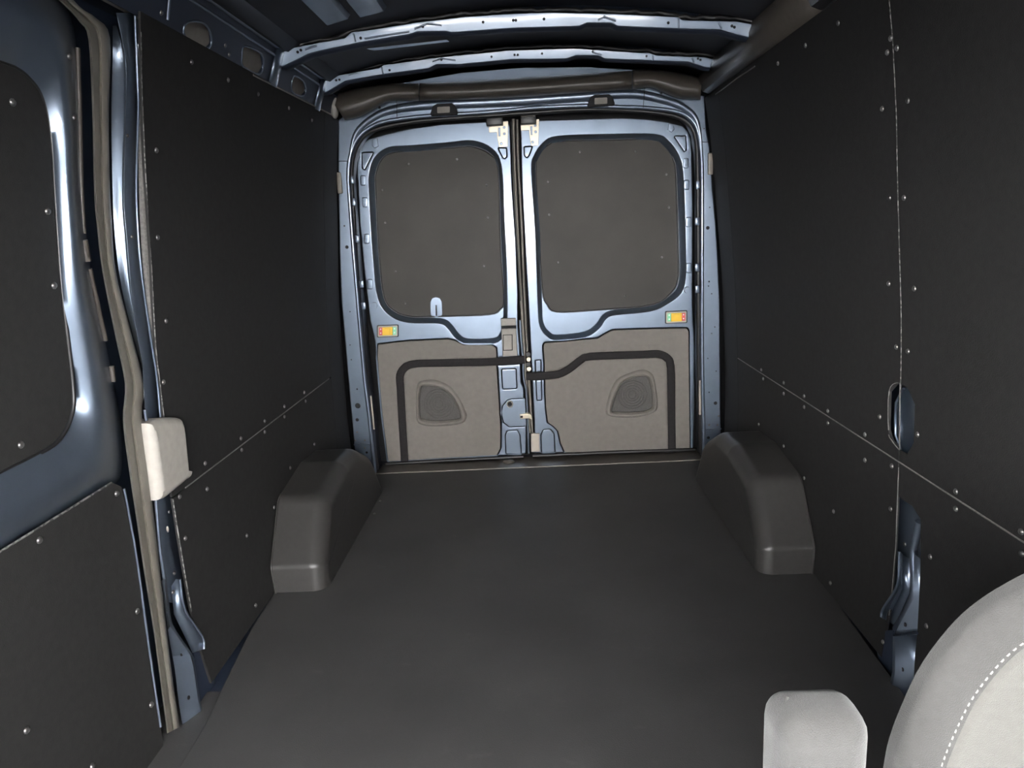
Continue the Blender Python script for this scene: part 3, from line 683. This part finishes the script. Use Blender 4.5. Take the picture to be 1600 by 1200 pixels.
    def lerp(t, s_): 
        a = (rc[0][0] + (rc[1][0] - rc[0][0]) * t, rc[0][1] + (rc[1][1] - rc[0][1]) * t); b = (rc[3][0] + (rc[2][0] - rc[3][0]) * t, rc[3][1] + (rc[2][1] - rc[3][1]) * t)
        return (a[0] + (b[0] - a[0]) * s_, a[1] + (b[1] - a[1]) * s_)
    def part(nm, t0, t1, s0, s1, dy, mm, bv=.001):
        plate(nm, xz([lerp(t0, s0), lerp(t1, s0), lerp(t1, s1), lerp(t0, s1)]), [], lambda u, v, w: (u, YD - dy + w, v), .004, bv, mm, rb, 2)
    ca_, cb_ = (RED, GRN) if D['red_left'] else (GRN, RED)
    part('colour_label', .06, .24, .14, .86, .0055, ca_); part('colour_label', .76, .94, .14, .86, .0055, cb_)
    part('release_catch', .24, .76, .12, .88, .010, YEL, .0015); part('catch_ridge', .36, .64, .24, .76, .0125, YEL, .001)
    for t in (.15, .85):
        for s_ in (.30, .66): part('label_mark', t - .03, t + .03, s_ - .06, s_ + .06, .0062, WHT, 0)
    # upper lock: steel bracket under a black cap
    hb_, arm, holes = D['lock']
    kb = plate('lock_bracket', fillet(pl(arm, YD - .014), .003, 2), [circle(pl([q], YD - .014)[0], .0062, 12) for q in holes[:3]] + [fillet(pl(holes[3], YD - .014), .002, 2)], lambda u, v, w: (u, YD - .014 + w, v), .006, .0012, STEEL, root, 2)
    a, b = at_y(*hb_[0], YD - .03), at_y(*hb_[1], YD - .03)
    box('lock_cap', (min(a.x, b.x), YD - .05, min(a.z, b.z)), (max(a.x, b.x), YD + .0, max(a.z, b.z)), BLACKR, kb, .004)
    box('lock_cap_plate', (min(a.x, b.x) + .004, YD - .053, max(a.z, b.z) - .022), (max(a.x, b.x) - .004, YD - .045, max(a.z, b.z) - .006), RUBBER, kb, .002)
    for q in D['tabs']:
        f_ = [(q[0] - 4.2, q[1] - 8), (q[0] + 4.2, q[1] - 8), (q[0] + 4.2, q[1] + 8), (q[0] - 4.2, q[1] + 8)]
        plate('stamped_tab', fillet(xz(f_), .009, 3), [], lambda u, v, w: (u, YD - .010 + w, v), .014, .004, PAINT, fr, 2)
    p = at_y(*D['stud'], YD - .005); disc('stamped_stud', p, (0, -1, 0), .015, PAINT, fr, .012, 16)
    plate('corner_bracket', fillet(xz(D['corner']), .004, 2), [], lambda u, v, w: (u, YD - .014 + w, v), .014, .003, PAINT, fr, 2)
    return root, fr

D1 = dict(name='door_1', label='left rear cargo door with grey release handle near its inner edge', red_left=True, tilt=-1.2,
    outline=[(605, 722), (596, 650), (588, 560), (586, 534), (578, 500), (570, 430), (566, 390), (562, 350), (558, 270), (558, 240), (564, 226), (576, 217), (600, 210), (640, 201), (690, 194), (758, 190), (794, 188), (797, 200), (800, 290), (806, 380), (809, 460), (809, 510), (812, 545), (814, 598), (818, 607), (819, 645), (822, 668), (822, 709), (776, 712)],
    hole=[(577, 300), (577, 272), (585, 247), (606, 231), (640, 228), (700, 223), (738, 220), (768, 232), (783, 260), (787, 340), (791, 420), (792, 480), (791, 505), (786, 525), (772, 536), (728, 537), (712, 528), (700, 513), (686, 505), (640, 504), (611, 494), (591, 467), (583, 400)],
    cover=[(583, 290), (583, 272), (592, 248), (608, 237), (640, 233), (700, 229), (736, 227), (766, 240), (778, 266), (782, 390), (787, 468), (781, 485), (764, 493), (692, 496), (640, 497), (612, 487), (596, 464), (588, 390)],
    trim=[(591, 538), (640, 533), (700, 530), (712, 533), (724, 539), (768, 539), (775, 544), (777, 590), (782, 670), (782, 700), (776, 711), (720, 714), (607, 721), (598, 650), (590, 560)],
    groove=[(820, 562), (776, 565), (700, 567), (652, 568), (634, 573), (625, 586), (626, 610), (628, 650), (633, 730)], metal=(-.16, .2),
    stamp=[([(784, 577.5), (806, 577), (807, 607), (786, 608)], .006), ([(783.5, 645), (786, 634), (793, 626), (800, 624), (818, 623.5), (820, 666), (796, 667), (787, 660)], .004), ([(791, 709), (790, 680), (793, 674), (808, 673), (812, 680), (814, 709)], .006), ([(778.5, 231), (791, 232), (791.6, 244.5), (788, 247.5), (785.5, 245)], .003), ([(566, 238.5), (583, 238), (569.5, 265), (566, 262)], .003)],
    screws=[(639, 256), (714, 249), (598, 297), (760, 289), (602, 348), (762, 340), (618, 424), (756, 416), (633, 474)],
    spk_out=[(654, 597), (667, 593), (680, 593), (702, 602), (716, 618), (726, 638), (730, 650), (722, 661), (690, 666), (660, 664), (651, 656), (650, 640), (651, 610)],
    spk_in=[(657, 608), (664, 603), (686, 606), (702, 616), (714, 634), (720, 650), (716, 655), (686, 658), (664, 656), (656, 650)],
    cone=((686, 631), 24), release=(589, 508, 623, 527.5),
    lock=(((759, 178), (786, 196)), [(763.6, 198.5), (776.7, 197), (784, 190), (794, 189), (793, 229), (780, 230), (777, 215), (776.5, 206), (764, 207)], [(787.7, 199), (788.1, 209), (783.3, 224.5), [(778.5, 199), (781.5, 199), (782, 213), (779, 213)]]),
    tabs=[(567.5, 282), (570.5, 316), (573.5, 373), (578.5, 444)], stud=(585, 477), corner=[(582, 218), (590, 216), (592, 229), (586, 232), (582, 228)])
D2 = dict(name='door_2', label='right rear cargo door, wider one with curved channel in its trim', red_left=False, tilt=-1.4,
    outline=[(830, 708), (836, 690), (835, 660), (832, 602), (828, 517), (822, 411), (816, 299), (813, 192), (842, 188), (900, 186), (970, 184), (1012, 186), (1040, 190), (1066, 196), (1076, 206), (1081, 224), (1082.6, 320), (1082, 475), (1084, 517), (1086, 550), (1084, 701), (884, 707)],
    hole=[(831, 267), (835, 243), (849, 223), (872, 213), (950, 210), (1023, 210), (1044, 220), (1060, 242), (1067, 269), (1070, 340), (1071.5, 400), (1071, 436), (1064, 458), (1044, 474), (1017, 486), (962, 492), (947, 498), (936, 513), (915, 526), (870, 531), (855, 525), (844, 509), (841, 475), (837, 362)],
    cover=[(837, 267), (842, 239), (857, 224), (876, 218), (950, 216.5), (1023, 215), (1044, 226), (1056, 248), (1060, 277), (1063.5, 405), (1063, 435), (1055, 456), (1023, 478), (936, 486), (870, 489), (855, 477), (848, 458), (843, 390)],
    trim=[(849, 540), (851, 536), (900, 532), (934, 529), (946, 522), (957, 516), (1020, 514), (1073, 513), (1076, 518), (1077, 645), (1078, 701), (980, 704), (883, 707), (876, 692), (872, 673), (864, 665), (856, 660), (853, 635), (851, 570)],
    groove=[(822, 588), (838, 588), (872, 585), (890, 576), (908, 562), (922, 557), (1000, 554), (1028, 553), (1042, 559), (1048, 573), (1049, 640), (1050, 710)], metal=(-.2, .08),
    stamp=[([(836.7, 563.5), (844.5, 563), (846, 625), (839.5, 625.5)], .003), ([(847, 707.5), (845.5, 680), (849, 672), (860, 671), (865, 678), (867, 706.5)], .006), ([(819.6, 229.6), (831.4, 229), (826, 243), (823, 246), (820, 242)], .003), ([(1054, 213), (1071, 212.5), (1072.5, 234), (1070, 236.5)], .003)],
    screws=[(906, 237.5), (993, 237), (856, 284), (1041, 272.6), (858, 335.5), (1045, 324), (872, 410), (1034, 402), (976, 462)],
    spk_out=[(1010, 578), (1000, 577), (981, 583), (964, 592), (953, 612), (946, 640), (952, 650), (991, 652), (1020, 645), (1028, 633), (1024, 600), (1020, 585)],
    spk_in=[(956, 640), (968, 604), (987, 591), (1008, 588), (1016, 600), (1020, 632), (1012, 641), (991, 644), (964, 644)],
    cone=((988, 617), 23), release=(1039, 486, 1074, 506),
    lock=(((812.6, 176), (838, 194)), [(813.5, 196), (827.5, 194.5), (833, 187), (842.5, 186), (841, 227), (830, 228), (827.5, 212), (827, 203), (814, 204)], [(836.3, 196), (837, 206), (832.4, 222), [(828.6, 197), (831.8, 197), (832, 211), (829.4, 211)]]),
    tabs=[(1071.5, 255), (1072.4, 289), (1075.6, 347), (1076, 418.7)], stud=(1073.7, 453), corner=[(1044, 193), (1051, 194), (1053, 203), (1049, 207), (1043, 204)])
d1, f1 = cargo_door(D1); d2, f2 = cargo_door(D2)
# extras of the left door: window clip, release handle, latch
def dplate(nm, px, y, thick, bev, m, parent, r=.004, holes=()): return plate(nm, fillet(pl(px, y), r, 4), [pl(h, y) for h in holes], lambda u, v, w: (u, y + w, v), thick, bev, m, parent, 2)
dplate('window_clip', [(672.5, 494), (672, 472), (675, 466), (681, 464), (687, 466), (690.5, 472), (691, 494)], YD + .035, .006, .002, PAINT, d1, .012, [[(680.6, 477), (682, 477), (682.6, 495), (681, 495)]])
hd = dplate('release_handle', [(783, 514), (806.5, 513.5), (808.5, 556), (785.5, 557.5)], YD - .022, .024, .004, PAD, d1, .004)
dplate('handle_lever', [(786.5, 524), (799.5, 523.5), (800, 546.5), (787, 547)], YD - .028, .01, .002, PAD, hd, .002)
dplate('handle_gap', [(785.6, 523), (800.8, 522.4), (801.2, 547.6), (786, 548)], YD - .0226, .004, 0, HOLE, hd, .002)
dplate('handle_cap', [(782.5, 498), (806, 497.5), (806.6, 508.5), (782.8, 509.5)], YD - .022, .024, .004, PAD, d1, .003)
dplate('handle_slot', [(783, 509), (806.6, 508), (806.8, 514), (783.2, 514.5)], YD - .010, .012, 0, HOLE, d1, 0)
p = at_y(796.7, 631.5, YD - .002)
tube('key_ring', [(p.x + .0135 * math.cos(a), p.y, p.z + .0155 * math.sin(a)) for a in [2 * math.pi * k / 16 for k in range(16)]], .0035, RUBBER, d1, 6, True)
disc('key_hole', (p.x, p.y + .002, p.z), (0, -1, 0), .011, HOLE, d1, .004)
lt = dplate('latch', [(812, 648), (824, 646), (830, 648), (832, 656), (826, 654), (813, 655)], YD - .012, .02, .003, STEEL, d1, .002)
dplate('latch_slot', [(813, 649.5), (817, 649.5), (817, 653), (813, 653)], YD - .0125, .003, 0, HOLE, lt, 0)
# edge of the left door and the rubber seals in the gap
tube('door_edge', spl([at_y(a, b, YD + .012) for a, b in [(812, 500), (814, 530), (817, 560), (818, 590), (822, 610), (824, 650), (826, 708)]]), .006, PAINT, d1, 8)
tube('centre_seal', spl([at_y(a, b, YD + .022) for a, b in [(802, 186), (804, 260), (808, 350), (812, 430), (817, 510), (822, 600), (825, 650), (828, 676)]]), .007, RUBBER, d1, 8)
tube('centre_seal', spl([at_y(a, b, YD + .016) for a, b in [(808, 187), (810, 260), (815, 350), (818, 430), (822, 510), (827, 600), (830, 650), (832, 676)]]), .0055, RUBBER, d2, 8)
tube('seal_lip', spl([at_y(a, b, YD + .006) for a, b in [(798.5, 190), (800, 215), (803, 300), (809, 400), (813, 470)]]), .0035, BLACKR, d1, 6)
tube('bottom_seal', [at_y(a, b, YD - .012) for a, b in [(603, 725), (700, 719.5), (818, 713.5)]], .0085, BLACKR, d1, 8)
tube('bottom_seal', [at_y(a, b, YD - .012) for a, b in [(832, 712.5), (950, 707), (1086, 702.5)]], .0085, BLACKR, d2, 8)
dplate('guide_block', [(829.5, 678), (836, 677.5), (843, 677.5), (843.4, 706), (830, 706.5)], YD - .008, .02, .003, PALE, d2, .002)
for q in [(825, 553), (826, 561), (825.5, 569), (826.5, 576)]:
    p = at_y(*q, YD - .004); disc('striker_stud', p, (0, -1, 0), .011, STEEL if q[1] in (561, 576) else BLACKR, d2, .02, 10)

# ================================================================== SLIDING DOOR (left)
d3 = empty('door_3'); tag(d3, 'blue sliding side door with black covered window at the left edge', 'door', 'structure')
win = [(-420, -20), (-150, 45), (0, 94), (30, 106), (50, 123), (66, 146), (77, 185), (83, 235), (87, 305), (96, 437), (107, 537), (114, 600), (115, 632), (110, 655), (100, 677), (82, 697), (50, 716), (0, 741), (-150, 820), (-420, 965)]
out = [(-420, -330), (-150, -160), (20, -60), (85, -5), (105, 18), (116, 55), (122, 120), (125, 200), (129, 305), (142, 430), (163, 530), (177, 600), (186, 650), (189, 690), (189, 725), (182, 751), (140, 777), (60, 826), (-150, 954), (-420, 1118)]
def fmix(t): return [(a[0] + (b[0] - a[0]) * t, a[1] + (b[1] - a[1]) * t) for a, b in zip(win, out)]
wgt = [1, 1, 1, 1, 1, 1, 1, 1, 1, 1.0, 1.2, 1.4, 1.5, 1.45, 1.3, 1.1, 1, 1, 1, 1]
def door_rail(t, o_):
    return spl([at_wall(a, b, -1, .0065 + (o_ - .0065) * (k if t < .55 else 1)) for (a, b), k in zip(fmix(t), wgt)], 5)
rails = [door_rail(t, o_) for t, o_ in ((0, .070), (0, .028), (.22, .018), (.42, .010), (.54, .0065), (.64, .007), (.74, .012), (.84, .021), (.93, .031), (1.0, .040), (1.02, .090))]
sf = lofted('window_frame', rails, PAINT, d3, smooth=80); tag(sf, 'glossy blue window frame')
cvp = [wp(*q, -1, .034) for q in win]
cov = plate('window_cover', cvp, [], lambda u, v, w: (-(W(v) + .034 + w), u, v), .006, .001, LINER, d3, 2, cuts=[(1, ZC)], smooth=30)
tube('window_gasket', spl(on_l(win, .032), 4), .0045, BLACKR, d3, 6)
for q in [(74, 330), (84, 446), (32, 695), (19, 100 + 60)]:
    p = at_wall(*q, -1, .034); screw(p, wall_normal(-1, p.z), cov, 1.1)
lowo = [(-420, 1120), (-150, 957), (0, 864), (176, 754), (190, 760), (197, 790), (207, 840), (217, 900), (232, 1012), (252, 1140), (262, 1210), (-420, 1800)]
lp = plate('lower_panel', [wp(*q, -1, .022) for q in lowo], [], lambda u, v, w: (-(W(v) + .022 + w), u, v), .006, .0015, LINER, d3, 2, cuts=[(1, ZC)], smooth=30)
tag(lp, 'black lower panel of the sliding door')
tube('serrated_edge', on_l([(-150, 956), (0, 862), (60, 825), (120, 788), (174, 754)], .022), .0022, DASH, d3, 5)
tube('panel_edge', spl(on_l([(194, 764), (201, 800), (215, 880), (232, 1006), (251, 1136)], .019), 3), .0028, PAINT, d3, 6)
for q in [(182, 771), (61, 844), (214, 955), (236, 1101), (41, 1141), (144, 1197)]:
    p = at_wall(*q, -1, .022); screw(p, wall_normal(-1, p.z), lp, 1.1)
plate('door_skin', rect(.1, 1.75, -.02, 1.62), [], lambda u, v, w: (-(W(v) + .100 + w), u, v), .004, 0, SKIN, d3, 2, cuts=[(1, ZC)], smooth=30, wn=False)
for l in ([(121, 75), (124, 180), (127, 300), (131, 365)], [(140, 420), (152, 475), (165, 532)]):
    tube('channel_strip', spl(on_l(l, .034), 4), .005, PLASTIC, d3, 7)
p0, p1 = at_wall(130, 375, -1, .028), at_wall(136, 408, -1, .028)
tube('channel_clip', [p0, p1], .008, PLASTIC, d3, 6)
tube('channel_clip', on_l([(174, 572), (177, 596)], .034), .006, PLASTIC, d3, 6)
for q in [(108, 88), (116, 184)]:
    p = at_wall(*q, -1, .012); screw(p, wall_normal(-1, p.z), d3, .9)

# ================================================================== THINGS
def arch_cover(side, y0, label):
    root = empty('wheel_arch_cover'); tag(root, label, 'wheel arch')
    sp2 = fillet([(y0, -.08), (y0, .0), (y0 + .010, .085), (y0 + .165, .264), (y0 + .42, .302), (y0 + .62, .290), (y0 + .80, .20), (y0 + .93, .0), (y0 + .94, -.08)], [0, 0, .035, .07, .1, .15, .15, 0, 0], 6)
    if area(sp2) < 0: sp2 = sp2[::-1]
    xin, r = .690, .05
    rails = [[(side * (W(max(0, z)) - .002), y, z) for y, z in sp2]]
    for k in range(0, 9):
        a_ = math.pi / 2 * k / 8
        rails.append([(side * (xin + r - r * math.sin(a_) + .05 * max(0, z)), y, z) for y, z in offset(sp2, r * (1 - math.cos(a_)))])
    bm = bmesh.new(); R_ = [[bm.verts.new(p) for p in l] for l in rails]
    for A, B in zip(R_, R_[1:]):
        for i in range(len(A)):
            j = (i + 1) % len(A); bm.faces.new((A[i], A[j], B[j], B[i]))
    bm.faces.new(R_[-1]); bm.faces.new(R_[0])
    bmesh.ops.bisect_plane(bm, geom=bm.verts[:] + bm.edges[:] + bm.faces[:], plane_co=(0, 0, .0015), plane_no=(0, 0, -1), clear_outer=True)
    o = from_bm('cover_shell', bm, ARCH, root, 50); md = o.modifiers.new('normals', 'WEIGHTED_NORMAL'); md.weight = 60; md.keep_sharp = True
    tube('cover_lip', [(side * (W(z) - .004), y - .002, z) for y, z in sp2 if .0 <= z < .28 and y < y0 + .2], .003, ARCH, root, 6)
    return root
arch_cover(-1, 2.08, 'charcoal plastic wheel arch cover against the left wall')
arch_cover(1, 2.08, 'charcoal plastic wheel arch cover against the right wall')

# grey pad on the left pillar
pf = [(240, 672), (243, 660), (252, 655), (262, 652), (284, 652), (290, 658), (294, 676), (300, 742), (297, 750), (266, 776), (258, 779), (253, 772)]
pd = plate('pillar_pad', catmull([wp(*q, -1, -.030) for q in pf], 3), [], lambda u, v, w: (-(W(v) - .030 + w), u, v), .055, .018, PAD, None, 6, smooth=60)
tag(pd, 'grey moulded pad fixed on the pillar beside the sliding door', 'pad')

# seat at the right edge of the frame
st = empty('seat'); tag(st, 'light grey fabric seat with white stitching in the right foreground', 'seat')
so_ = [at_y(*q, .752) for q in [(1378, 1200), (1388, 1150), (1410, 1092), (1440, 1032), (1490, 968), (1540, 927), (1600, 893)]]
lft = [(.425, .10), (.412, .22), (.412, .34)] + [(p.x, p.z) for p in so_]
xc = .625
full = lft + [(xc - .035, .722), (xc + .035, .722)] + [(2 * xc - x, z) for x, z in lft[::-1]]
bo = clean(catmull(full, 4), .002)
def seat_map(u, v, w): return (u, .712 + w * .5, v)
bk = plate('backrest', bo, [], seat_map, .075, .046, FABRIC, st, 8, cuts=None, smooth=60)
bo = bo if area(bo) > 0 else bo[::-1]
plate('backrest_shell', offset(bo, .075), [], lambda u, v, w: seat_map(u, v, .074 + w), .10, 0, PLASTIC, st, 2)
plate('backrest_insert', offset(bo, .047), [], lambda u, v, w: seat_map(u, v, w - .006), .02, .010, FABRIC2, bk, 4, smooth=60)
# stitching along the insert: short dashes
bm = bmesh.new(); path = resample([(*p, 0) for p in offset(bo, .042)], 520)
for i in range(0, 516, 3):
    a, b = path[i], path[i + 2]; mid = (a + b) / 2; dv = (b - a)
    if dv.length < 1e-6: continue
    dv.normalize(); nv = Vector((-dv.y, dv.x, 0))
    L = (b - a).length * .42
    vs = []
    for sgn_l, sgn_n, h in ((-1, -1, .001), (1, -1, .001), (1, 1, .001), (-1, 1, .001), (-.7, 0, -.0016), (.7, 0, -.0016)):
        q = mid + dv * L * sgn_l + nv * .0006 * sgn_n; vs.append(bm.verts.new(seat_map(q.x, q.y, h * 1.6 - .001)))
    for f_ in ((0, 1, 5, 4), (2, 3, 4, 5), (1, 2, 5), (3, 0, 4), (3, 2, 1, 0)): bm.faces.new([vs[k] for k in f_])
stc = from_bm('stitching', bm, THREAD, bk, 0); stc['kind'] = 'stuff'
box('cushion', (xc - .23, .10, .12), (xc + .21, .66, .27), FABRIC, st, .06, 5)
box('seat_base', (xc - .20, .16, -.02), (xc + .20, .66, .12), PLASTIC, st, .02, 2)
# armrest folded upright beside the backrest
arm = box('armrest', (.253, .63, .28), (.350, .704, .614), FABRIC, st, .027, 6)
tube('piping', [(.2565, .650, .31), (.2565, .650, .55), (.258, .652, .585), (.266, .66, .607), (.275, .675, .6135)], .0016, FABRIC, arm, 6)
box('armrest_pivot', (.34, .64, .36), (.42, .70, .42), PLASTIC, st, .008)
